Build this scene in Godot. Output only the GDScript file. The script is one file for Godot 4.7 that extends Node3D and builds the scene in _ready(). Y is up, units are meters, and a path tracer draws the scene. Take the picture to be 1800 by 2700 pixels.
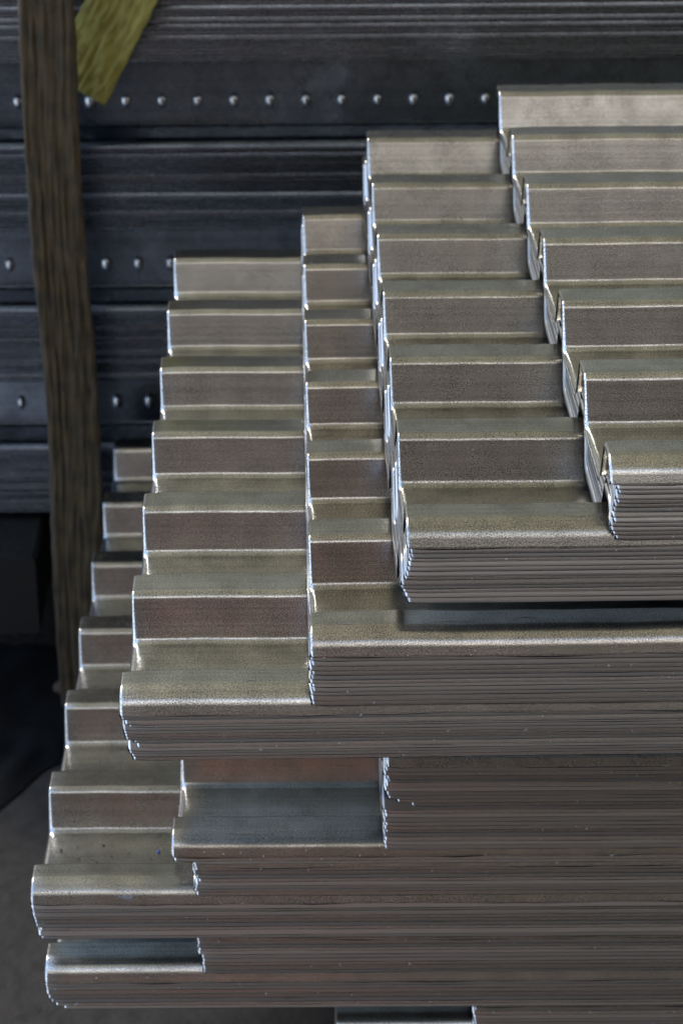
extends Node3D
# Lengths named P are in rib pitches of the decking: 1 P = 0.145 m. Floor at y = 0.

const P := 0.145
const FLOOR_H := 10.55          # the camera's height above the floor, in P
const RIB_W := 0.2267           # flat top of a rib
const RIB_D := 0.243            # depth of the rib
const RIB_S := 0.1137           # how far a web leans over its depth
const LIP := 0.105
const SHEET_T := 0.0056

var rng := RandomNumberGenerator.new()
var used := {}
var zinc: Array = []            # a few batches of galvanised sheet, slightly different in tone
var zinc_shaded: Array = []  # same zinc coloured darker for the shaded pile behind
var zinc_half_shaded: Array = []  # same zinc, less darkened, for the better-lit top bundle behind
var zinc_edge: Array = []       # sheets inside a bundle: only their lips and ends show
var sheared: StandardMaterial3D
var shade_edge: StandardMaterial3D     # slit long edge, near-black to put shade lines between the sheets


# ---------------------------------------------------------------- helpers
func numbered(called: String) -> String:
	if not used.has(called):
		used[called] = 0
		return called
	used[called] += 1
	return "%s_%03d" % [called, used[called]]

func tag(o: Node, label: String, category: String, group := "") -> void:
	o.set_meta("label", label)
	o.set_meta("category", category)
	if group:
		o.set_meta("group", group)

func top(o: Node3D, called: String) -> Node3D:
	o.name = numbered(called)
	add_child(o, true)
	return o

func mesh_node(m: Mesh, mat: Material) -> MeshInstance3D:
	var o := MeshInstance3D.new()
	o.mesh = m
	if m.get_surface_count() > 1:      # a sheet: its faces, and the freshly sheared cut at its ends
		o.set_surface_override_material(0, mat)
		o.set_surface_override_material(1, sheared)
		if m.get_surface_count() > 2:
			o.set_surface_override_material(2, shade_edge)
	else:
		o.material_override = mat
	return o

func part(called: String, m: Mesh, mat: Material, parent: Node) -> MeshInstance3D:
	var o := mesh_node(m, mat)
	o.name = called
	parent.add_child(o, true)
	return o

# camera-distance units (x, drop below the camera, distance ahead) to metres
func at(x: float, h: float, z: float) -> Vector3:
	return Vector3(x, FLOOR_H - h, -z) * P

func lin(r: float, g: float, b: float) -> Color:
	return Color(r, g, b).linear_to_srgb()

func noise(type: int, freq: float, sd: int, oct := 4) -> FastNoiseLite:
	var n := FastNoiseLite.new()
	n.noise_type = type
	n.frequency = freq
	n.seed = sd
	n.fractal_octaves = oct
	return n

func grey_bytes(n: FastNoiseLite, s: int) -> PackedByteArray:
	var im := n.get_seamless_image(s, s)
	im.convert(Image.FORMAT_L8)
	return im.get_data()


# ---------------------------------------------------------------- materials
# zinc: crystals of the coating (cells), fine pickled grain, soft smudges, faint roller lines along the sheet
func make_zinc() -> void:
	var s := 1024
	var cell := noise(FastNoiseLite.TYPE_CELLULAR, 0.045, 3, 1)
	cell.cellular_return_type = FastNoiseLite.RETURN_CELL_VALUE
	cell.fractal_type = FastNoiseLite.FRACTAL_NONE
	cell.domain_warp_enabled = true
	cell.domain_warp_amplitude = 14.0
	cell.domain_warp_frequency = 0.05
	var a := grey_bytes(cell, s)
	var b := grey_bytes(noise(FastNoiseLite.TYPE_SIMPLEX, 0.30, 5, 2), s)
	var c := grey_bytes(noise(FastNoiseLite.TYPE_SIMPLEX, 0.008, 7, 4), s)
	var d := grey_bytes(noise(FastNoiseLite.TYPE_SIMPLEX, 0.55, 9, 1), s)
	var line := noise(FastNoiseLite.TYPE_SIMPLEX, 0.09, 11, 3)
	var colour := PackedByteArray()
	var rough := PackedByteArray()
	var bump := PackedByteArray()
	colour.resize(s * s * 3)
	rough.resize(s * s)
	bump.resize(s * s)
	for y in s:
		var ln := line.get_noise_2d(y, 0.0) * 16.0
		var row := y * s
		for x in s:
			var i := row + x
			var g := 0.05 * (a[i] - 128) + 0.62 * (b[i] - 128) + 0.16 * (c[i] - 128) + 0.5 * (d[i] - 128) + ln
			var v := 196.0 + g
			colour[i * 3] = int(clampf(v + 1.5, 0, 255))
			colour[i * 3 + 1] = int(clampf(v, 0, 255))
			colour[i * 3 + 2] = int(clampf(v - 2.5, 0, 255))
			rough[i] = int(clampf(140.0 - 0.06 * (a[i] - 128) - 0.06 * (c[i] - 128) - 0.2 * (b[i] - 128), 20, 255))
			bump[i] = int(clampf(128.0 + 0.35 * (b[i] - 128) + 0.06 * (a[i] - 128) + 0.4 * (d[i] - 128), 0, 255))
	var tc := ImageTexture.create_from_image(Image.create_from_data(s, s, false, Image.FORMAT_RGB8, colour))
	var tr := ImageTexture.create_from_image(Image.create_from_data(s, s, false, Image.FORMAT_L8, rough))
	var bi := Image.create_from_data(s, s, false, Image.FORMAT_L8, bump)
	bi.convert(Image.FORMAT_RGBA8)
	bi.bump_map_to_normal_map(1.2)
	var tn := ImageTexture.create_from_image(bi)
	for k in 4:
		var m := StandardMaterial3D.new()
		m.resource_name = "galvanised_steel"
		m.albedo_texture = tc
		var t: float = [1.0, 0.93, 0.97, 0.88][k]
		m.albedo_color = Color(t, t * [1.0, 0.995, 0.985, 1.0][k], t * [0.985, 0.97, 0.96, 0.99][k])
		m.metallic = 1.0
		m.roughness = [0.43, 0.47, 0.41, 0.50][k]
		m.roughness_texture = tr
		m.normal_enabled = true
		m.normal_texture = tn
		m.normal_scale = 0.10
		m.uv1_offset = Vector3(0.23 * k, 0.37 * k, 0)
		zinc.append(m)
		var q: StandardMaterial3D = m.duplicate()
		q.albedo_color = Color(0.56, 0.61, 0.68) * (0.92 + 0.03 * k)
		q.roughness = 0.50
		zinc_shaded.append(q)
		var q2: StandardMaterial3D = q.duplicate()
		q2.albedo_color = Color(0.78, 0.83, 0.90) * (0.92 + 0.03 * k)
		zinc_half_shaded.append(q2)
	for k in 7:
		var e := StandardMaterial3D.new()
		e.resource_name = "galvanised_steel_lip"
		var v: float = [0.80, 0.70, 0.76, 0.62, 0.84, 0.73, 0.67][k]
		e.albedo_color = Color(v, v * 0.993, v * 0.978)
		e.metallic = 1.0
		e.roughness = [0.26, 0.31, 0.24, 0.34, 0.28, 0.3, 0.27][k]
		zinc_edge.append(e)
	shade_edge = StandardMaterial3D.new()
	shade_edge.resource_name = "slit_shade_edge"
	shade_edge.albedo_color = lin(0.035, 0.030, 0.026)
	shade_edge.roughness = 0.8
	shade_edge.metallic_specular = 0.2
	sheared = StandardMaterial3D.new()
	sheared.resource_name = "sheared_steel_edge"
	sheared.albedo_color = Color(0.95, 0.95, 0.955)
	sheared.metallic = 0.2
	sheared.roughness = 0.62

func rough_material(called: String, base: Color, dark: Color, freq: Vector3, sd: int, size := 1.0, rel := 0.4) -> StandardMaterial3D:
	var m := StandardMaterial3D.new()
	m.resource_name = called
	var n := NoiseTexture2D.new()
	n.width = 512
	n.height = 512
	n.seamless = true
	n.noise = noise(FastNoiseLite.TYPE_SIMPLEX, 0.02, sd, 6)
	var ramp := Gradient.new()
	ramp.offsets = PackedFloat32Array([0.15, 0.5, 0.85])
	ramp.colors = PackedColorArray([dark, base.lerp(dark, 0.35), base])
	n.color_ramp = ramp
	m.albedo_texture = n
	var nn := NoiseTexture2D.new()
	nn.width = 512
	nn.height = 512
	nn.seamless = true
	nn.noise = noise(FastNoiseLite.TYPE_SIMPLEX, 0.06, sd + 50, 5)
	nn.as_normal_map = true
	nn.bump_strength = 6.0
	m.normal_enabled = true
	m.normal_texture = nn
	m.normal_scale = rel
	m.roughness = 0.85
	m.uv1_triplanar = true
	m.uv1_scale = freq * size
	return m


# ---------------------------------------------------------------- the sheet: a folded profile drawn along x
# corners: (z, y) from the front edge to the back; returns points [z, y, nz, ny, along, segment]
func fold(corners: PackedVector2Array, radii: Array, steps: int) -> Array:
	var pts := []
	var n := corners.size()
	var s := 0.0
	var last := corners[0]
	for i in n:
		var c := corners[i]
		if i == 0 or i == n - 1:
			var d := (corners[1] - c).normalized() if i == 0 else (c - corners[i - 1]).normalized()
			s += last.distance_to(c)
			pts.append([c.x, c.y, d.y, -d.x, s, i])
			last = c
			continue
		var a := (c - corners[i - 1]).normalized()
		var b := (corners[i + 1] - c).normalized()
		var turn := a.angle_to(b)
		var r: float = radii[i % radii.size()]
		var cut := r * tan(absf(turn) / 2.0)
		var from := c - a * cut
		var side := signf(turn)
		var centre := from + a.rotated(side * PI / 2) * r
		for k in steps + 1:
			var ang := turn * k / steps
			var p := centre + (from - centre).rotated(ang)
			var t := a.rotated(ang)
			s += last.distance_to(p)
			last = p
			pts.append([p.x, p.y, t.y, -t.x, s, i])
	return pts

func deck_corners(lip := 1.0, lean := 1.0) -> PackedVector2Array:
	var c := PackedVector2Array()
	var foot := Vector2(RIB_S * LIP / RIB_D * lean - 0.0105, -LIP * lip)
	c.append(foot + Vector2(-0.0035, -0.0085))    # sheared edge: rolled under at the very bottom, bent out a little above
	c.append(foot + Vector2(0.0022, -0.0020))
	c.append(foot + Vector2(0.0, 0.003))
	for k in 7:
		var z := -float(k)
		c.append(Vector2(z - (0.018 if k == 6 else 0.014 if k else 0.022), 0))
		c.append(Vector2(z - RIB_W, 0))
		if k < 6:
			c.append(Vector2(z - RIB_W - RIB_S, -RIB_D))
			c.append(Vector2(z - 1.0 + RIB_S - 0.014, -RIB_D))
	c.append(Vector2(-6.0 - RIB_W - RIB_S * LIP / RIB_D, -LIP))
	return c

func deck_radii() -> Array:
	var r := [0.0, 0.0008, 0.003, 0.14]
	for k in 7:
		r.append_array([0.03, 0.035, 0.055, 0.055])
	return r

func flat_corners() -> PackedVector2Array:
	var c := PackedVector2Array([Vector2(-0.002, -0.1), Vector2(0, -0.0935), Vector2(0, 0)])
	for k in 2:
		var z := -1.6 * k
		c.append_array(PackedVector2Array([Vector2(z - 0.4, 0), Vector2(z - 0.52, 0.7), Vector2(z - 1.2, 0.7), Vector2(z - 1.32, 0)]))
	c.append_array(PackedVector2Array([Vector2(-3.3, 0), Vector2(-3.3, -0.1)]))
	return c

# the shell of points i0..i1; xs: stations along the sheet; wave: slow unevenness, the same for every part of one sheet
func shell(pts: Array, i0: int, i1: int, xs: PackedFloat32Array, wave: float, sd: int, t := SHEET_T, depth := RIB_D, tile := 3.0, dent := 0.0) -> ArrayMesh:
	var w := noise(FastNoiseLite.TYPE_SIMPLEX, 0.9, sd, 3)
	var ws := noise(FastNoiseLite.TYPE_SIMPLEX, 1.6, sd + 5, 2)
	var wd := noise(FastNoiseLite.TYPE_SIMPLEX, 1.5, sd + 9, 3)
	var V := PackedVector3Array()
	var N := PackedVector3Array()
	var U := PackedVector2Array()
	var I := PackedInt32Array()
	var count := i1 - i0 + 1
	var rows := xs.size()
	var off_u := 0.31 * sd
	for side in [1.0, -1.0]:
		for x in xs:
			var sway: float = w.get_noise_1d(x * 1.0) * wave
			for i in range(i0, i1 + 1):
				var p: Array = pts[i]
				var n := Vector3(0, p[3], p[2])   # outward (up / towards the front)
				var low: float = clampf(-p[1] / depth, 0.0, 1.0)
				# sheared edge rolled over, and the slight spring of the rib mouth behind it
				var r := lerpf(0.013, 0.026, low)
				var dip := 0.0
				var slope := 0.0
				if x < r:
					dip = r - sqrt(maxf(r * r - (r - x) * (r - x), 0.0))
					slope = minf((r - x) / maxf(sqrt(maxf(r * r - (r - x) * (r - x), 0.0)), 1e-4), 9.0)
				var reach := lerpf(0.10, 0.16, low)
				if x < reach:
					var f := 1.0 - x / reach
					dip += 0.005 * f * f
					slope += 0.01 * f / reach
				var edge := 1.0 if (i == 0 or i == pts.size() - 1) else 0.0
				var base := Vector3(x, p[1] + sway + edge * ws.get_noise_2d(x, i * 9.0) * wave * 1.6, p[0] + edge * ws.get_noise_2d(x, 40.0 + i) * wave)
				if dent > 0.0:
					dip += dent * wd.get_noise_2d(x, p[4])
					slope += dent * (wd.get_noise_2d(x + 0.03, p[4]) - wd.get_noise_2d(x - 0.03, p[4])) / -0.06
				var pos: Vector3 = base - n * dip + n * (side * t * 0.5)
				V.append(pos * P)
				N.append(((n + Vector3(-slope, 0, 0)) * side).normalized())
				U.append(Vector2((x + off_u) / tile, (p[4] + off_u * 1.7) / tile))
	var block := rows * count
	var RI := PackedInt32Array()
	for b in 2:
		for k in rows - 1:
			for i in count - 1:
				var q := b * block + k * count + i
				var e := q + count
				if b == 0 and i0 == 0 and pts[i][5] == 0:
					RI.append_array(PackedInt32Array([q, q + 1, e, q + 1, e + 1, e]))
				elif b == 0:
					I.append_array(PackedInt32Array([q, q + 1, e, q + 1, e + 1, e]))
				else:
					I.append_array(PackedInt32Array([q, e, q + 1, q + 1, e, e + 1]))
	var arr := []
	arr.resize(Mesh.ARRAY_MAX)
	# cut ends and the two long edges
	var EV := PackedVector3Array()
	var EN := PackedVector3Array()
	var EU := PackedVector2Array()
	var EI := PackedInt32Array()
	var strip := func(list_a: PackedInt32Array, list_b: PackedInt32Array, n: Vector3) -> void:
		var at0 := EV.size()
		for j in list_a.size():
			EV.append(V[list_a[j]])
			EV.append(V[list_b[j]])
			EN.append(n)
			EN.append(n)
			EU.append(U[list_a[j]])
			EU.append(U[list_b[j]] + Vector2(0.004, 0.004))
		for j in list_a.size() - 1:
			var q := at0 + j * 2
			EI.append_array(PackedInt32Array([q, q + 1, q + 2, q + 1, q + 3, q + 2]))
	var outer := PackedInt32Array()
	var inner := PackedInt32Array()
	for i in count:
		outer.append(i)
		inner.append(block + i)
	strip.call(inner, outer, Vector3(-1, 0, 0))
	for i in count:
		outer[i] = (rows - 1) * count + i
		inner[i] = block + outer[i]
	strip.call(outer, inner, Vector3(1, 0, 0))
	if i0 == 0:
		var lo := PackedInt32Array()
		var li := PackedInt32Array()
		for k in rows:
			lo.append(k * count)
			li.append(block + k * count)
		strip.call(lo, li, Vector3(0, -0.9, 0.4))
	if i1 == pts.size() - 1:
		var ho := PackedInt32Array()
		var hi := PackedInt32Array()
		for k in rows:
			ho.append(k * count + count - 1)
			hi.append(block + k * count + count - 1)
		strip.call(hi, ho, Vector3(0, -0.9, -0.4))
	arr[Mesh.ARRAY_VERTEX] = V
	arr[Mesh.ARRAY_NORMAL] = N
	arr[Mesh.ARRAY_TEX_UV] = U
	arr[Mesh.ARRAY_INDEX] = I
	var m := ArrayMesh.new()
	m.add_surface_from_arrays(Mesh.PRIMITIVE_TRIANGLES, arr)
	var ends := []
	ends.resize(Mesh.ARRAY_MAX)
	ends[Mesh.ARRAY_VERTEX] = EV
	ends[Mesh.ARRAY_NORMAL] = EN
	ends[Mesh.ARRAY_TEX_UV] = EU
	ends[Mesh.ARRAY_INDEX] = EI
	m.add_surface_from_arrays(Mesh.PRIMITIVE_TRIANGLES, ends)
	if RI.size():
		arr[Mesh.ARRAY_INDEX] = RI
		m.add_surface_from_arrays(Mesh.PRIMITIVE_TRIANGLES, arr)
	return m

func stations(fine: bool) -> PackedFloat32Array:
	var xs := PackedFloat32Array([0.0, 0.0015, 0.004, 0.008, 0.013, 0.02, 0.04, 0.07, 0.11, 0.16])
	var x := 0.3
	while x < 4.6:
		xs.append(x)
		x += 0.09 if fine else 0.3
	xs.append_array(PackedFloat32Array([6.0, 9.0, 13.0, 20.0]))
	return xs

# a top sheet: lip, seven ribs and six valleys as parts of one folded sheet
func top_sheet(pts: Array, sd: int, mat: Material) -> Node3D:
	var root := Node3D.new()
	var xs := stations(true)
	var first := func(seg: int) -> int:
		for i in pts.size():
			if pts[i][5] == seg:
				return i
		return 0
	var last := func(seg: int) -> int:
		return first.call(seg + 1) - 1
	var wave := 0.004
	part("lip", shell(pts, 0, first.call(3), xs, wave, sd, SHEET_T, RIB_D, 3.0, 0.0035), mat, root)
	for k in 7:
		var c := 3 + 4 * k
		var a: int = first.call(c) if k == 0 else last.call(c - 1)
		var b: int = first.call(c + 2) if k < 6 else pts.size() - 1
		part("rib", shell(pts, a, b, xs, wave, sd, SHEET_T, RIB_D, 3.0, 0.0035), mat, root)
		if k < 6:
			part("valley", shell(pts, b, last.call(c + 3), xs, wave, sd, SHEET_T, RIB_D, 3.0, 0.0035), mat, root)
	return root


# ---------------------------------------------------------------- timber, stones
func timber_mesh(size: Vector3, sd: int, jag := 0.012) -> ArrayMesh:
	# a sawn balk lying along y, its arrises rounded and worn unevenly
	var n := noise(FastNoiseLite.TYPE_SIMPLEX, 3.0, sd, 3)
	var st := SurfaceTool.new()
	st.begin(Mesh.PRIMITIVE_TRIANGLES)
	var ring := []
	var c := minf(size.x, size.z) * 0.06
	var hx := size.x / 2
	var hz := size.z / 2
	for q in [[hx - c, hz], [hx, hz - c], [hx, -hz + c], [hx - c, -hz], [-hx + c, -hz], [-hx, -hz + c], [-hx, hz - c], [-hx + c, hz]]:
		ring.append(Vector2(q[0], q[1]))
	var rows := 26
	var pos := func(k: int, j: int) -> Vector3:
		var y: float = size.y * (float(k) / (rows - 1) - 0.5)
		var r: Vector2 = ring[j % 8]
		var o: float = n.get_noise_2d(y * 8.0, (j % 8) * 7.0) * jag
		return Vector3(r.x + o * signf(r.x), y, r.y + o * 0.6 * signf(r.y))
	var tri := func(a: Vector3, b: Vector3, cc: Vector3) -> void:
		for v in [a, b, cc]:
			st.set_uv(Vector2(v.x + v.z, v.y))
			st.add_vertex(v * P)
	st.set_smooth_group(-1)
	for k in rows - 1:
		for j in 8:
			var a: Vector3 = pos.call(k, j)
			var b: Vector3 = pos.call(k, j + 1)
			var cc: Vector3 = pos.call(k + 1, j)
			var d: Vector3 = pos.call(k + 1, j + 1)
			tri.call(a, b, cc)
			tri.call(b, d, cc)
	for k in [0, rows - 1]:
		for j in range(1, 7):
			var a: Vector3 = pos.call(k, 0)
			var b: Vector3 = pos.call(k, j)
			var cc: Vector3 = pos.call(k, j + 1)
			if k == 0:
				tri.call(a, cc, b)
			else:
				tri.call(a, b, cc)
	st.generate_normals()
	return st.commit()

func stone_mesh(r: Vector3, sd: int) -> ArrayMesh:
	var sp := SphereMesh.new()
	sp.radius = 1.0
	sp.height = 2.0
	sp.radial_segments = 14
	sp.rings = 8
	var st := SurfaceTool.new()
	st.create_from(sp, 0)
	var arr := st.commit_to_arrays()
	var v: PackedVector3Array = arr[Mesh.ARRAY_VERTEX]
	var n := noise(FastNoiseLite.TYPE_CELLULAR, 0.9, sd, 2)
	for i in v.size():
		v[i] = v[i] * (1.0 + 0.35 * n.get_noise_3dv(v[i])) * r * P
	arr[Mesh.ARRAY_VERTEX] = v
	arr[Mesh.ARRAY_NORMAL] = null
	arr[Mesh.ARRAY_TANGENT] = null
	var am := ArrayMesh.new()
	am.add_surface_from_arrays(Mesh.PRIMITIVE_TRIANGLES, arr)
	st.create_from(am, 0)
	st.generate_normals()
	return st.commit()

func webbing(called: String, base: Color, dark: Color, sd: int) -> StandardMaterial3D:
	var m := rough_material(called, base, dark, Vector3(2.8, 2.2, 2.8), sd, 1.0, 0.12)
	m.rim_enabled = true
	m.rim = 0.3
	# the weave: fine ribs across, laid over the stains
	var im := Image.create(64, 64, false, Image.FORMAT_L8)
	for y in 64:
		for x in 64:
			var v := 0.62 + 0.2 * sin(TAU * (x / 8.0 + (0.5 if (y / 8) % 2 else 0.0))) + 0.18 * sin(TAU * y / 4.0)
			im.set_pixel(x, y, Color(v, v, v))
	m.detail_enabled = true
	m.detail_blend_mode = BaseMaterial3D.BLEND_MODE_MUL
	m.detail_albedo = ImageTexture.create_from_image(im)
	m.detail_uv_layer = BaseMaterial3D.DETAIL_UV_2
	m.uv2_triplanar = false
	return m

# a woven band: path of [x, drop, distance], flat side turned by `turn` about its length, ribbed along, a groove at `groove`
func ribbon(path: Array, width: float, thick: float, turn: Array, sd: int, groove: float) -> ArrayMesh:
	var curve := Curve3D.new()
	for k in path.size():
		var p := at(path[k][0], path[k][1], path[k][2])
		var a := at(path[maxi(k - 1, 0)][0], path[maxi(k - 1, 0)][1], path[maxi(k - 1, 0)][2])
		var b := at(path[mini(k + 1, path.size() - 1)][0], path[mini(k + 1, path.size() - 1)][1], path[mini(k + 1, path.size() - 1)][2])
		curve.add_point(p, (a - b) / 6.0, (b - a) / 6.0)
	var n := noise(FastNoiseLite.TYPE_SIMPLEX, 2.0, sd, 3)
	var across := 36
	var rows := 90
	var length := curve.get_baked_length()
	var st := SurfaceTool.new()
	st.begin(Mesh.PRIMITIVE_TRIANGLES)
	st.set_smooth_group(0)
	var ring := []
	for j in rows + 1:
		var f := float(j) / rows
		var p := curve.sample_baked(length * f, true)
		var q := curve.sample_baked(minf(length * f + 0.01, length), true)
		var q0 := curve.sample_baked(maxf(length * f - 0.01, 0.0), true)
		var along := (q - q0).normalized()
		var g := f * (turn.size() - 1)
		var k := mini(int(g), turn.size() - 2)
		var side := (Vector3.RIGHT - along * along.x).normalized().rotated(along, lerpf(turn[k], turn[k + 1], g - k))
		var face := along.cross(side).normalized()
		var row := []
		for i in 2 * across:
			var u := float(i) / (across - 1) if i < across else 1.0 - float(i - across) / (across - 1)
			var fr := 1.0 if i < across else -1.0
			var edge := minf(u, 1.0 - u)
			var body := thick * 0.5 * clampf(edge / 0.05 + 0.25, 0.25, 1.0)
			var rib := 0.0022 * cos(u * TAU * 9.0) - 0.016 * exp(-pow((u - groove) / 0.018, 2.0))
			var w := width * (1.0 + 0.035 * n.get_noise_2d(f * 22.0, 0.0 if u < 0.5 else 50.0)) * (u - 0.5) 
			var swell := 0.02 * n.get_noise_2d(f * 9.0, u * 3.0)
			row.append([p + (side * w + face * (fr * (body + rib) + swell)) * P, Vector2(u * width * 14.0, f * length / P * 14.0)])
		ring.append(row)
	var m := 2 * across
	for j in rows:
		for i in m:
			var c := [ring[j][i], ring[j][(i + 1) % m], ring[j + 1][i], ring[j + 1][(i + 1) % m]]
			for v in [c[0], c[1], c[2], c[1], c[3], c[2]]:
				st.set_uv(v[1])
				st.set_uv2(v[1])
				st.add_vertex(v[0])
	for e in [0, rows]:
		for i in across - 1:
			var c := [ring[e][i], ring[e][i + 1], ring[e][m - 1 - i], ring[e][m - 2 - i]]
			for v in [c[0], c[1], c[2], c[1], c[3], c[2]]:
				st.set_uv(v[1])
				st.set_uv2(v[1])
				st.add_vertex(v[0])
	st.generate_normals()
	return st.commit()

func box_mesh(size: Vector3) -> BoxMesh:
	var b := BoxMesh.new()
	b.size = size
	return b

func setting(called: String, m: Mesh, mat: Material, where: Vector3) -> MeshInstance3D:
	var o := mesh_node(m, mat)
	o.name = called
	o.position = where
	o.set_meta("kind", "structure")
	add_child(o, true)
	return o


func _ready() -> void:
	rng.seed = 20240611
	# ---------------- camera
	var cam := Camera3D.new()
	cam.name = "camera"
	cam.fov = rad_to_deg(2.0 * atan(1350.0 / 6000.0))
	cam.near = 0.05
	cam.far = 400.0
	cam.transform = Transform3D(Basis(Vector3.UP, -0.02025) * Basis(Vector3.RIGHT, -0.47015) * Basis(Vector3.BACK, -0.00211), Vector3(0, FLOOR_H * P, 0))
	var lens := CameraAttributesPhysical.new()
	lens.frustum_focal_length = 53.333
	lens.frustum_focus_distance = 11.8 * P
	lens.exposure_aperture = 6.8
	cam.attributes = lens
	add_child(cam)
	cam.fov = rad_to_deg(2.0 * atan(1350.0 / 6000.0))
	# ---------------- sky, sun, exposure
	var env := Environment.new()
	env.background_mode = Environment.BG_SKY
	var sky := Sky.new()
	var psm := ProceduralSkyMaterial.new()
	psm.sky_top_color = Color(0.62, 0.75, 0.95)
	psm.sky_horizon_color = Color(0.88, 0.93, 1.0)
	psm.sky_curve = 0.2
	psm.ground_bottom_color = Color(0.2, 0.19, 0.18)
	psm.ground_horizon_color = Color(0.4, 0.39, 0.37)
	sky.sky_material = psm
	env.sky = sky
	env.tonemap_mode = Environment.TONE_MAPPER_LINEAR
	env.tonemap_exposure = 2.5
	env.sdfgi_enabled = true
	env.ssao_enabled = true
	env.ssil_enabled = true
	var we := WorldEnvironment.new()
	we.name = "world_environment"
	we.environment = env
	add_child(we)
	var sun := DirectionalLight3D.new()
	sun.name = "sun"
	sun.light_energy = 0.5
	sun.light_color = Color(1.0, 0.97, 0.93)
	sun.light_angular_distance = 15.0
	sun.shadow_enabled = true
	sun.basis = Basis.looking_at(Vector3(0.55, -0.62, 0.56))
	add_child(sun)

	# ---------------- setting
	make_zinc()
	var concrete := rough_material("dark_concrete", lin(0.046, 0.039, 0.031), lin(0.026, 0.022, 0.018), Vector3.ONE * 2.2, 21, 1.0, 0.12)
	var gravel := rough_material("pale_gravel", lin(0.72, 0.71, 0.69), lin(0.54, 0.53, 0.51), Vector3.ONE * 1.6, 22)
	var olive := rough_material("painted_boarding", lin(0.37, 0.31, 0.19), lin(0.28, 0.235, 0.14), Vector3.ONE * 0.8, 23)
	var brick := rough_material("weathered_brick", lin(0.060, 0.039, 0.022), lin(0.045, 0.034, 0.020), Vector3.ONE * 0.22, 25)
	var plaster := rough_material("pale_render", lin(0.92, 0.80, 0.64), lin(0.84, 0.72, 0.57), Vector3.ONE * 0.5, 27)
	var tar := rough_material("tarred_plinth", lin(0.050, 0.040, 0.028), lin(0.032, 0.026, 0.018), Vector3.ONE * 0.5, 29)
	var blocker_dark := rough_material("blocker_dark", lin(0.07, 0.05, 0.04), lin(0.04, 0.032, 0.028), Vector3.ONE * 0.5, 30)
	setting("ground", box_mesh(Vector3(120, 0.2, 120)), gravel, Vector3(0, -0.104, 0))
	setting("floor", box_mesh(Vector3(12.8, 0.2, 7.4)), concrete, Vector3(5.8, -0.1, -2.9))
	var sheeting := StandardMaterial3D.new()      # yellowed translucent roof sheets
	sheeting.resource_name = "translucent_roof_sheeting"
	sheeting.albedo_color = lin(0.45, 0.40, 0.28)
	sheeting.roughness = 0.7
	sheeting.backlight_enabled = true
	sheeting.backlight = lin(0.67, 0.60, 0.45)
	setting("roof", box_mesh(Vector3(14, 0.02, 6.8)), sheeting, Vector3(5.6, 4.0, -2.6))
	setting("back_wall", box_mesh(Vector3(24, 7.6, 0.2)), olive, Vector3(4.0, 3.8, -9.0))
	setting("light_blocker", box_mesh(Vector3(0.2, 0.66, 4.1)), blocker_dark, Vector3(-1.6, 0.33, -3.95))  # unseen low block added to keep low light off the pile behind
	setting("end_wall", box_mesh(Vector3(0.15, 3.97, 6.6)), olive, Vector3(12.0, 1.985, -2.7))
	setting("yard_wall", box_mesh(Vector3(22, 3.72, 0.3)), brick, Vector3(7, 3.16, 4.0))
	var rust := rough_material("rust_red_paint", lin(0.17, 0.055, 0.028), lin(0.11, 0.045, 0.027), Vector3.ONE * 1.5, 28)
	setting("added_red_reflector", box_mesh(Vector3(0.75, 1.3, 0.08)), rust, Vector3(-0.30, 2.3, 3.8))  # unseen red panel added to tint the reflections in the webs
	setting("yard_wall_plinth", box_mesh(Vector3(22, 1.3, 0.36)), tar, Vector3(7, 0.65, 4.0))
	setting("yard_wall_gable", box_mesh(Vector3(22, 2.7, 0.26)), plaster, Vector3(7, 6.37, 4.0))

	# ---------------- the pile in front: nested decking sheets in bundles
	var pts := fold(deck_corners(), deck_radii(), 5)
	var nested := []
	for k in 7:
		var own := fold(deck_corners([1.0, 1.02, 0.985, 1.01, 0.98, 1.025, 1.0][k], [0.95, 0.99, 0.91, 0.97, 0.93, 1.0, 0.94][k]), deck_radii(), 5)
		nested.append(shell(own, 0, own.size() - 1, stations(false), 0.0017, 100 + k, 0.0066))
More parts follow.
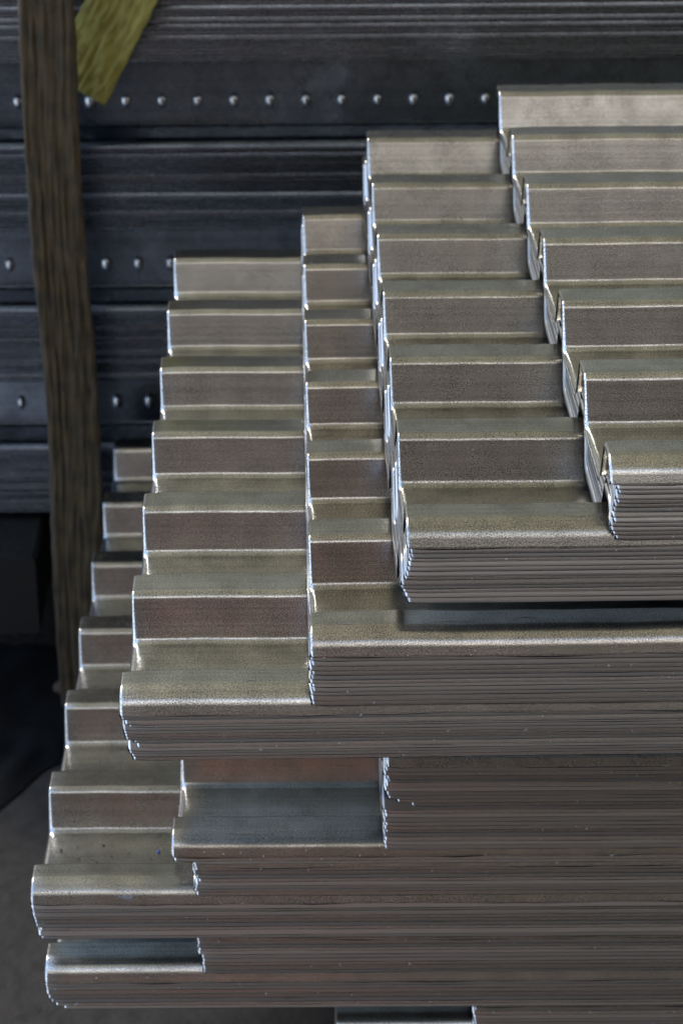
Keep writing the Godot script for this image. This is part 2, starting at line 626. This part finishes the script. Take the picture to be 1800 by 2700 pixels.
	# [sheets, x of the left end, height of the first sheet, pitch, distance, turn, words for the bundle, words for its first sheet, end steps]
	var bundles := [
		[13, 1.4637, 4.657, 0.0245, 9.669, 0.0044, "topmost bundle", "uppermost galvanized sheet, shortest at its cut end, on the topmost bundle", [0, 18, 22, 16, 20, 14, 12, 10, 14, 6, 8, 14, 22]],
		[13, 0.5051, 4.987, 0.0245, 9.669, 0.0, "second bundle from the top", "ribbed galvanized sheet covering the second bundle, just below the topmost", [0, 8, 10, 6, 4, 2, -2, -6, -14, -16, -10, -4, 4]],
		[12, 0.0387, 5.527, 0.0242, 9.569, 0.0, "third bundle from the top", "narrow exposed end of galvanized sheet covering the third bundle", [0, -2, 2, -4, 3, 0, -3, 2, 4, -2, 0, 2]],
		[14, -0.9004, 5.850, 0.0196, 9.569, 0.0, "overhanging fourth bundle", "broad galvanized sheet whose seven ribs show, covering the overhanging fourth bundle", [0, 2, 12, 22, 6, 8, 10, 12, 34, 42, 18, 20, 26, 30]],
		[22, 0.475, 7.100, 0.0268, 10.988, -0.0129, "thick bundle tucked under the overhang", "galvanized sheet covering the thick bundle tucked under the overhang", [0, -4, -8, 0, 3, -2, -6, 0, 4, 28, 66, -10, -6, -4, -8, -3, -6, -2, -8, -4, -6, -4]],
		[3, -0.7748, 7.706, 0.0255, 10.988, -0.0129, "thin bundle of three below the overhang", "bluish-topped galvanized sheet projecting below the overhanging bundle", [0, 5, 56]],
		[9, -0.648, 7.7825, 0.0253, 10.988, -0.0129, "bundle beneath the thin bundle of three", "galvanized sheet heading the bundle beneath the thin bundle of three", [0, 2, -3, 4, 10, 2, 0, -2, 3]],
		[10, -1.6158, 8.033, 0.0272, 10.988, -0.0129, "bundle reaching farthest out", "galvanized sheet reaching farthest out, with a pale smear on its lip", [0, 0, 1, 2, 4, 6, 8, 18, 14, 20]],
		[10, -0.632, 8.308, 0.0272, 10.988, -0.0129, "recessed bundle under the farthest-reaching one", "galvanized sheet heading the recessed bundle under the farthest-reaching one", [-8, -6, -8, -4, -6, 4, 6, 5, 7, 6]],
		[8, -1.567, 8.613, 0.0285, 10.988, -0.0129, "low bundle with a rounded stack of ends", "blue-reflecting galvanized sheet covering the low bundle with rounded ends", [0, -1, 0, 1, 5, 12, 24, 46]],
		[8, 1.015, 8.842, 0.0285, 10.988, -0.0129, "lowest set-back bundle", "galvanized sheet heading the lowest set-back bundle", [0, 2, -3, 0, 2, 4, 0, 2]],
		[8, 0.181, 9.071, 0.0285, 10.988, -0.0129, "bottom bundle near the ground", "galvanized sheet covering the bottom bundle near the ground", [0, 2, -3, 0, 2, 4, 0, 2]],
	]
	# blue-grey layer added under some bottom sheets, a reflector tinting the tops below
	var blue_bounce := StandardMaterial3D.new()
	blue_bounce.resource_name = "blue_bounce_layer"
	blue_bounce.albedo_color = lin(0.56, 0.68, 0.75)
	blue_bounce.roughness = 0.6
	var u0 := 0
	while pts[u0][5] < 4:
		u0 += 1
	var under := shell(pts, u0, pts.size() - 9, stations(false), 0.005, 100)
	var ordinal := ["first", "second", "third", "fourth", "fifth", "sixth", "seventh", "eighth", "ninth", "tenth", "eleventh", "twelfth", "thirteenth", "fourteenth", "fifteenth", "sixteenth", "seventeenth", "eighteenth", "nineteenth", "twentieth", "twenty-first", "twenty-second", "twenty-third", "twenty-fourth", "twenty-fifth", "twenty-sixth", "twenty-seventh", "twenty-eighth", "twenty-ninth", "thirtieth", "thirty-first", "thirty-second", "thirty-third", "thirty-fourth"]
	var covers := {}
	for bi in bundles.size():
		var b: Array = bundles[bi]
		for i in b[0]:
			var o: Node3D
			var mat: Material = zinc_edge[(i * 4 + bi * 2) % 7]
			if i == 0:
				o = top_sheet(pts, 300 + bi * 7, zinc[bi % 3])
				covers[bi] = o
			else:
				o = mesh_node(nested[(i * 5 + bi * 3) % 7], mat)
			if i == b[0] - 1 and bi in [1, 3, 7, 9]:
				part("bounce_underside", under, blue_bounce, o).position = Vector3(0, -0.0085, 0) * P
			top(o, "corrugated_sheet")
			var depth_px: float = 560.0 if bi < 4 else 455.0
			var step: float = b[8][i] / depth_px
			o.position = at(b[1] + step, b[2] + b[3] * (i + (rng.randf_range(-0.16, 0.16) if i else 0.0)), b[4] + (rng.randf_range(-0.002, 0.002) if i else 0.0))
			o.rotation.y = b[5] + (rng.randf_range(-0.0012, 0.0012) if i else 0.0)
			var label: String = b[7] if i == 0 else "%s galvanized sheet down in the %s" % [ordinal[i], b[6]]
			tag(o, label, "metal sheet", "corrugated sheets stacked in staggered bundles")

	# ---------------- the pile behind: deeper decking with dimpled webs
	var bpts := fold(flat_corners(), [0.0, 0.012, 0.10, 0.03, 0.04, 0.04, 0.03, 0.03, 0.04, 0.04, 0.03, 0.03, 0.0], 4)
	var back := []
	var bxs := PackedFloat32Array([0.0, 0.004, 0.012, 0.03, 0.1])
	var bx := 0.6
	while bx < 8.5:
		bxs.append(bx)
		bx += 0.6
	bxs.append_array(PackedFloat32Array([12.0, 20.0]))
	for k in 5:
		back.append(shell(bpts, 0, bpts.size() - 1, bxs, 0.003, 500 + k, 0.0035, 0.7, 4.0))
	var dimple := SphereMesh.new()
	dimple.radius = 1.0
	dimple.height = 2.0
	dimple.radial_segments = 12
	dimple.rings = 6
	var rows := [[34, 3.905, 17.55, "top bundle of the dark pile behind"], [24, 5.596, 17.6, "second bundle of the dark pile behind"], [22, 7.0, 17.6, "third bundle of the dark pile behind"], [21, 8.264, 17.6, "lowest bundle of the dark pile behind"]]
	var starts := [[-1.377, 0.292], [-1.377, 0.292], [-1.604, 0.27], [-1.57, 0.276]]
	for ri in 4:
		var b: Array = rows[ri]
		for i in b[0]:
			var o: Node3D
			var mat: Material = zinc_shaded[(i * 3 + ri) % 4] if ri else zinc_half_shaded[(i * 3) % 4]
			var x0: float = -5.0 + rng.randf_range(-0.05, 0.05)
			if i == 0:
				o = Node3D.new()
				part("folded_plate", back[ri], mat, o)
				if ri > 0:
					for k in range(-4, 13):
						var dm := part("dimple", dimple, zinc[0], o)  # plain zinc, brighter than the plate, put in for the glint
						dm.position = Vector3(starts[ri][0] + starts[ri][1] * k - x0, 0.2, -0.432) * P
						dm.scale = Vector3(0.042, 0.064, 0.040) * P * rng.randf_range(0.88, 1.08)
						dm.rotation.x = -0.17
			else:
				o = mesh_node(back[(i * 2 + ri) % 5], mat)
			top(o, "decking_sheet")
			o.position = at(x0, b[1] + 0.0285 * i * (1.0 if ri < 2 else 0.965), b[2] + (rng.randf_range(-0.012, 0.012) if i else 0.0))
			tag(o, ("dimpled decking sheet on top of the %s" % b[3]) if i == 0 and ri > 0 else "%s decking sheet down in the %s" % [ordinal[i], b[3]], "metal sheet", "decking sheets nested in the dark pile behind")

	# ---------------- timber
	var brown_web := webbing("brown_webbing", lin(0.20, 0.13, 0.042), lin(0.085, 0.06, 0.024), 31)
	var yellow_web := webbing("yellow_webbing", lin(0.86, 0.76, 0.17), lin(0.52, 0.45, 0.08), 33)
	var sling := top(mesh_node(ribbon([[-1.83, 3.13, 20.6], [-1.83, 3.11, 19.6], [-1.83, 3.09, 18.6], [-1.835, 3.08, 17.5], [-1.84, 3.5, 16.98], [-1.853, 4.6, 16.88], [-1.868, 5.6, 16.86], [-1.860, 6.4, 16.86], [-1.838, 7.2, 16.88], [-1.840, 8.0, 16.9], [-1.875, 9.0, 16.9], [-1.88, 10.45, 16.9]], 0.425, 0.06, [0.0, 0.0, 0.0, 0.0, 0.04, 0.06, 0.0, -0.05, 0.0, 0.05, 0.1, 0.1], 41, 0.29), brown_web), "webbing_sling")
	tag(sling, "dirty brown woven webbing sling hanging before the dark pile", "sling")
	var sling2 := top(mesh_node(ribbon([[-0.20, 3.12, 19.0], [-0.33, 3.08, 17.9], [-0.66, 3.25, 17.36], [-0.97, 3.75, 17.3], [-1.27, 4.3, 17.3], [-1.50, 4.72, 17.28], [-1.64, 4.98, 17.26], [-1.69, 5.07, 17.25]], 0.50, 0.05, [0.0, 0.0, 0.2, 0.35, 0.35, 0.3, 0.2, 0.1], 43, 0.5), yellow_web), "webbing_sling")
	tag(sling2, "frayed yellow webbing sling hanging aslant beside the brown one", "sling")
	var dark_wood := rough_material("shaded_timber", lin(0.009, 0.008, 0.004), lin(0.005, 0.004, 0.002), Vector3(9, 1.1, 9), 35, 1.0, 0.6)  # timber coloured near-black for the shade it lies in
	# bearers under and between the piles
	var words := ["under the bottom bundle", "between the overhanging bundle and the thick one"]
	for lv in 2:
		for k in 3:
			var hgt: float = 1.02 if lv == 0 else 0.70
			var o := mesh_node(timber_mesh(Vector3(0.6, 7.0, hgt), 50 + k), dark_wood)
			top(o, "timber_bearer")
			o.rotation = Vector3(PI / 2, 0, 0)
			o.position = at([[2.6, 9.0, 16.0], [3.6, 9.0, 16.0]][lv][k], FLOOR_H - 0.51 if lv == 0 else 6.735, 14.6 if lv == 0 else 13.35)
			tag(o, "timber bearer lying %s, %s from the cut ends" % [words[lv], ordinal[k]], "timber", "timber bearers carrying the sheets")
	for k in 4:
		var o := mesh_node(timber_mesh(Vector3(0.55, 4.6, 0.72), 60 + k), dark_wood)
		top(o, "timber_bearer")
		o.rotation = Vector3(PI / 2, 0, 0)
		o.position = at([-2.5, 2.0, 7.0, 12.0][k], 9.36, 19.2)
		tag(o, "dark timber bearer under the dark pile behind, %s from its end" % ordinal[k], "timber", "timber bearers carrying the sheets")
	for k in 2:
		var o := mesh_node(timber_mesh(Vector3(0.7, 20.0, 0.78), 70 + k), dark_wood)
		top(o, "timber_bearer")
		o.rotation = Vector3(PI / 2, PI / 2, 0)
		o.position = at(5.0, 10.15, [18.3, 20.4][k])
		tag(o, ["long front timber balk on the floor beneath the dark pile", "long rear timber balk on the floor beneath the dark pile"][k], "timber", "timber bearers carrying the sheets")

	# ---------------- small things
	var stone := rough_material("stone", lin(0.14, 0.09, 0.065), lin(0.08, 0.055, 0.045), Vector3.ONE * 8, 81)
	var s1 := top(mesh_node(stone_mesh(Vector3(0.10, 0.07, 0.08), 1), stone), "stone")
	s1.position = at(-2.12, FLOOR_H - 0.05, 17.3)
	tag(s1, "pinkish-brown stone on the dark floor behind the sheet ends", "stone")
	var s3 := top(mesh_node(stone_mesh(Vector3(0.022, 0.016, 0.02), 3), rough_material("pale_stone", lin(0.5, 0.48, 0.45), lin(0.35, 0.33, 0.3), Vector3.ONE * 9, 85)), "pebble")
	s3.position = at(-2.41, FLOOR_H - 0.01, 16.08)
	tag(s3, "small pale pebble on the concrete floor", "pebble")

	# near-black mesh laid where the floor falls into shade before the pile behind
	var shade_patch := top(mesh_node(shade_patch_mesh(), shade_patch_material()), "floor_shade_patch")
	tag(shade_patch, "black floor patch standing in for the shade under the dark pile", "floor_shade")
	var chip := top(mesh_node(stone_mesh(Vector3(0.013, 0.007, 0.011), 7), paint(lin(0.02, 0.09, 0.5), 0.4)), "plastic_chip")
	var far_out: Node3D = covers[7]
	chip.position = far_out.transform * (Vector3(0.705, -RIB_D + 0.010, -0.67) * P)
	tag(chip, "tiny blue plastic chip in the valley of the farthest-reaching sheet", "plastic chip")
	# dirt crumbs in the same valley
	var dirt := paint(lin(0.035, 0.03, 0.026), 0.9)
	var where := [[0.20, -0.72], [0.215, -0.60], [0.42, -0.62], [0.52, -0.66], [0.33, -0.56], [0.36, -0.74], [0.66, -0.60], [0.10, -0.69]]
	for k in where.size():
		var c := top(mesh_node(stone_mesh(Vector3(0.010, 0.006, 0.008) * rng.randf_range(0.6, 1.1), 20 + k), dirt), "dirt_crumb")
		c.position = far_out.transform * (Vector3(where[k][0], -RIB_D + 0.009, where[k][1]) * P)
		tag(c, "black dirt crumb in the valley of the farthest-reaching sheet", "dirt crumb", "dirt crumbs in the valley of the farthest-reaching sheet")
	# a pale rubbed smear across the lip of that sheet: a part of it, thin as a film of zinc dust
	var smear := SurfaceTool.new()
	smear.begin(Mesh.PRIMITIVE_TRIANGLES)
	for k in 26:
		var x := 0.515 + 0.0036 * k + rng.randf_range(-0.002, 0.002)
		film(smear, x, x + rng.randf_range(0.0012, 0.0034), rng.randf_range(0.055, 0.074), rng.randf_range(0.085, 0.101))
	var sm := part("smear", smear.commit(), paint(Color(0.62, 0.63, 0.66), 0.7), far_out)
	sm.set_meta("label", "pale rubbed smear across the lip")
	# scuffs from handling, rubbed through the shine of the top sheets
	for bi in [0, 1, 2, 3, 5, 7]:
		var sc := SurfaceTool.new()
		sc.begin(Mesh.PRIMITIVE_TRIANGLES)
		for k in 9:
			var row := rng.randi_range(0, 6) if k > 3 else 0
			var valley := row < 6 and rng.randf() < 0.35
			var x := rng.randf_range(0.08, 1.5)
			var z := -row - (rng.randf_range(0.42, 0.62) if valley else rng.randf_range(0.06, 0.16))
			scuff(sc, x, z, (-RIB_D if valley else 0.0) + SHEET_T * 0.5 + 0.0016, rng.randf_range(0.05, 0.28), rng.randf_range(-0.10, 0.10), rng.randf_range(0.0012, 0.003))
		part("scuff_marks", sc.commit(), paint(lin(0.16, 0.16, 0.155), 0.6), covers[bi]).set_meta("kind", "stuff")
	# bright shavings of zinc caught on the faces and edges of the front pile
	shavings(covers, bundles)

func paint(c: Color, rough: float) -> StandardMaterial3D:
	var m := StandardMaterial3D.new()
	m.albedo_color = c
	m.roughness = rough
	return m

func film(st: SurfaceTool, x0: float, x1: float, down0: float, down1: float) -> void:
	var o := SHEET_T * 0.5 + 0.002
	var lean := 0.577      # the lip's own slope
	var n := Vector3(0, lean, 1).normalized()
	var q := [Vector3(x0, -down0, down0 * lean - 0.022), Vector3(x1, -down0, down0 * lean - 0.022), Vector3(x1, -down1, down1 * lean - 0.022), Vector3(x0, -down1, down1 * lean - 0.022)]
	for i in [0, 1, 2, 0, 2, 3]:
		st.set_normal(n)
		st.add_vertex((q[i] + n * o) * P)

func scuff(st: SurfaceTool, x: float, z: float, y: float, length: float, bow: float, w: float) -> void:
	var n := 8
	for k in n:
		var f0 := float(k) / n
		var f1 := float(k + 1) / n
		var z0 := z + bow * 0.25 * sin(f0 * PI)
		var z1 := z + bow * 0.25 * sin(f1 * PI)
		var w0 := w * sin((0.06 + 0.88 * f0) * PI)
		var w1 := w * sin((0.06 + 0.88 * f1) * PI)
		var q := [Vector3(x + length * f0, y, z0 - w0), Vector3(x + length * f1, y, z1 - w1), Vector3(x + length * f1, y, z1 + w1), Vector3(x + length * f0, y, z0 + w0)]
		for i in [0, 1, 2, 0, 2, 3]:
			st.set_normal(Vector3.UP)
			st.add_vertex(q[i] * P)

func shade_patch_material() -> StandardMaterial3D:
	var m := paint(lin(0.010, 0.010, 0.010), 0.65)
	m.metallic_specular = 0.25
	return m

func shade_patch_mesh() -> ArrayMesh:
	var n := noise(FastNoiseLite.TYPE_SIMPLEX, 0.5, 91, 4)
	var st := SurfaceTool.new()
	st.begin(Mesh.PRIMITIVE_TRIANGLES)
	st.set_smooth_group(0)
	var nx := 44
	var nz := 52
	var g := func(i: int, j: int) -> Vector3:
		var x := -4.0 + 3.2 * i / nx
		var front: float = 15.35 + (x + 2.5) * 1.9 + 0.15 * n.get_noise_1d(x * 6.0)  # edge follows the slanting line where the shade begins
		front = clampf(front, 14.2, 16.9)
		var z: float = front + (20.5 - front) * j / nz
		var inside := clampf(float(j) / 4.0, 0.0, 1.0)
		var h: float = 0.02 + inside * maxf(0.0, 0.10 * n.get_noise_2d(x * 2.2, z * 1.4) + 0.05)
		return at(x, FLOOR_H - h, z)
	for i in nx:
		for j in nz:
			var a: Vector3 = g.call(i, j)
			var b: Vector3 = g.call(i + 1, j)
			var c: Vector3 = g.call(i, j + 1)
			var d: Vector3 = g.call(i + 1, j + 1)
			for v in [a, c, b, b, c, d]:
				st.add_vertex(v)
	st.generate_normals()
	return st.commit()

func shavings(covers: Dictionary, bundles: Array) -> void:
	var st := SurfaceTool.new()
	st.begin(Mesh.PRIMITIVE_TRIANGLES)
	var r := RandomNumberGenerator.new()
	r.seed = 77
	for k in 480:
		var bi := r.randi_range(0, bundles.size() - 1)
		var o: Node3D = covers[bi]
		var n: int = bundles[bi][0]
		var p: Vector3
		if r.randf() < 0.6:
			var down: float = LIP * r.randf_range(0.3, 0.95) + bundles[bi][3] * r.randi_range(0, n - 1)
			p = Vector3(r.randf_range(0.02, 2.6), -down, RIB_S / RIB_D * minf(down, LIP * 0.8) + 0.008)
		else:
			var row := r.randi_range(0, 6)
			p = Vector3(r.randf_range(0.02, 1.8), 0.006, -row - r.randf_range(0.04, 0.2)) if r.randf() < 0.5 else Vector3(r.randf_range(0.02, 1.8), -RIB_D + 0.007, -row - r.randf_range(0.45, 0.75))
			if row == 6 and p.y < -0.1:
				continue
		var s := r.randf_range(0.0018, 0.0042)
		var ax := Vector3(r.randf_range(-1, 1), r.randf_range(-0.5, 0.5), r.randf_range(-0.5, 0.5)).normalized()
		var up := Vector3(0, 0.7, 0.7)
		var side := ax.cross(up).normalized()
		var l := s * (1.0 if r.randf() < 0.7 else r.randf_range(2.0, 4.5))
		var c := [p + ax * l, p + side * s, p - ax * l, p - side * s, p + up * s * 1.2]
		for f in [[0, 4, 1], [1, 4, 2], [2, 4, 3], [3, 4, 0], [0, 1, 2], [0, 2, 3]]:
			for v in f:
				st.add_vertex(o.transform * (c[v] * P))
	st.generate_normals()
	var m := paint(lin(0.62, 0.62, 0.60), 0.6)
	var node := top(mesh_node(st.commit(), m), "metal_shavings")
	node.set_meta("kind", "stuff")
	node.set_meta("label", "pale metal shavings and grit scattered over the stacked sheets")
	node.set_meta("category", "shavings")
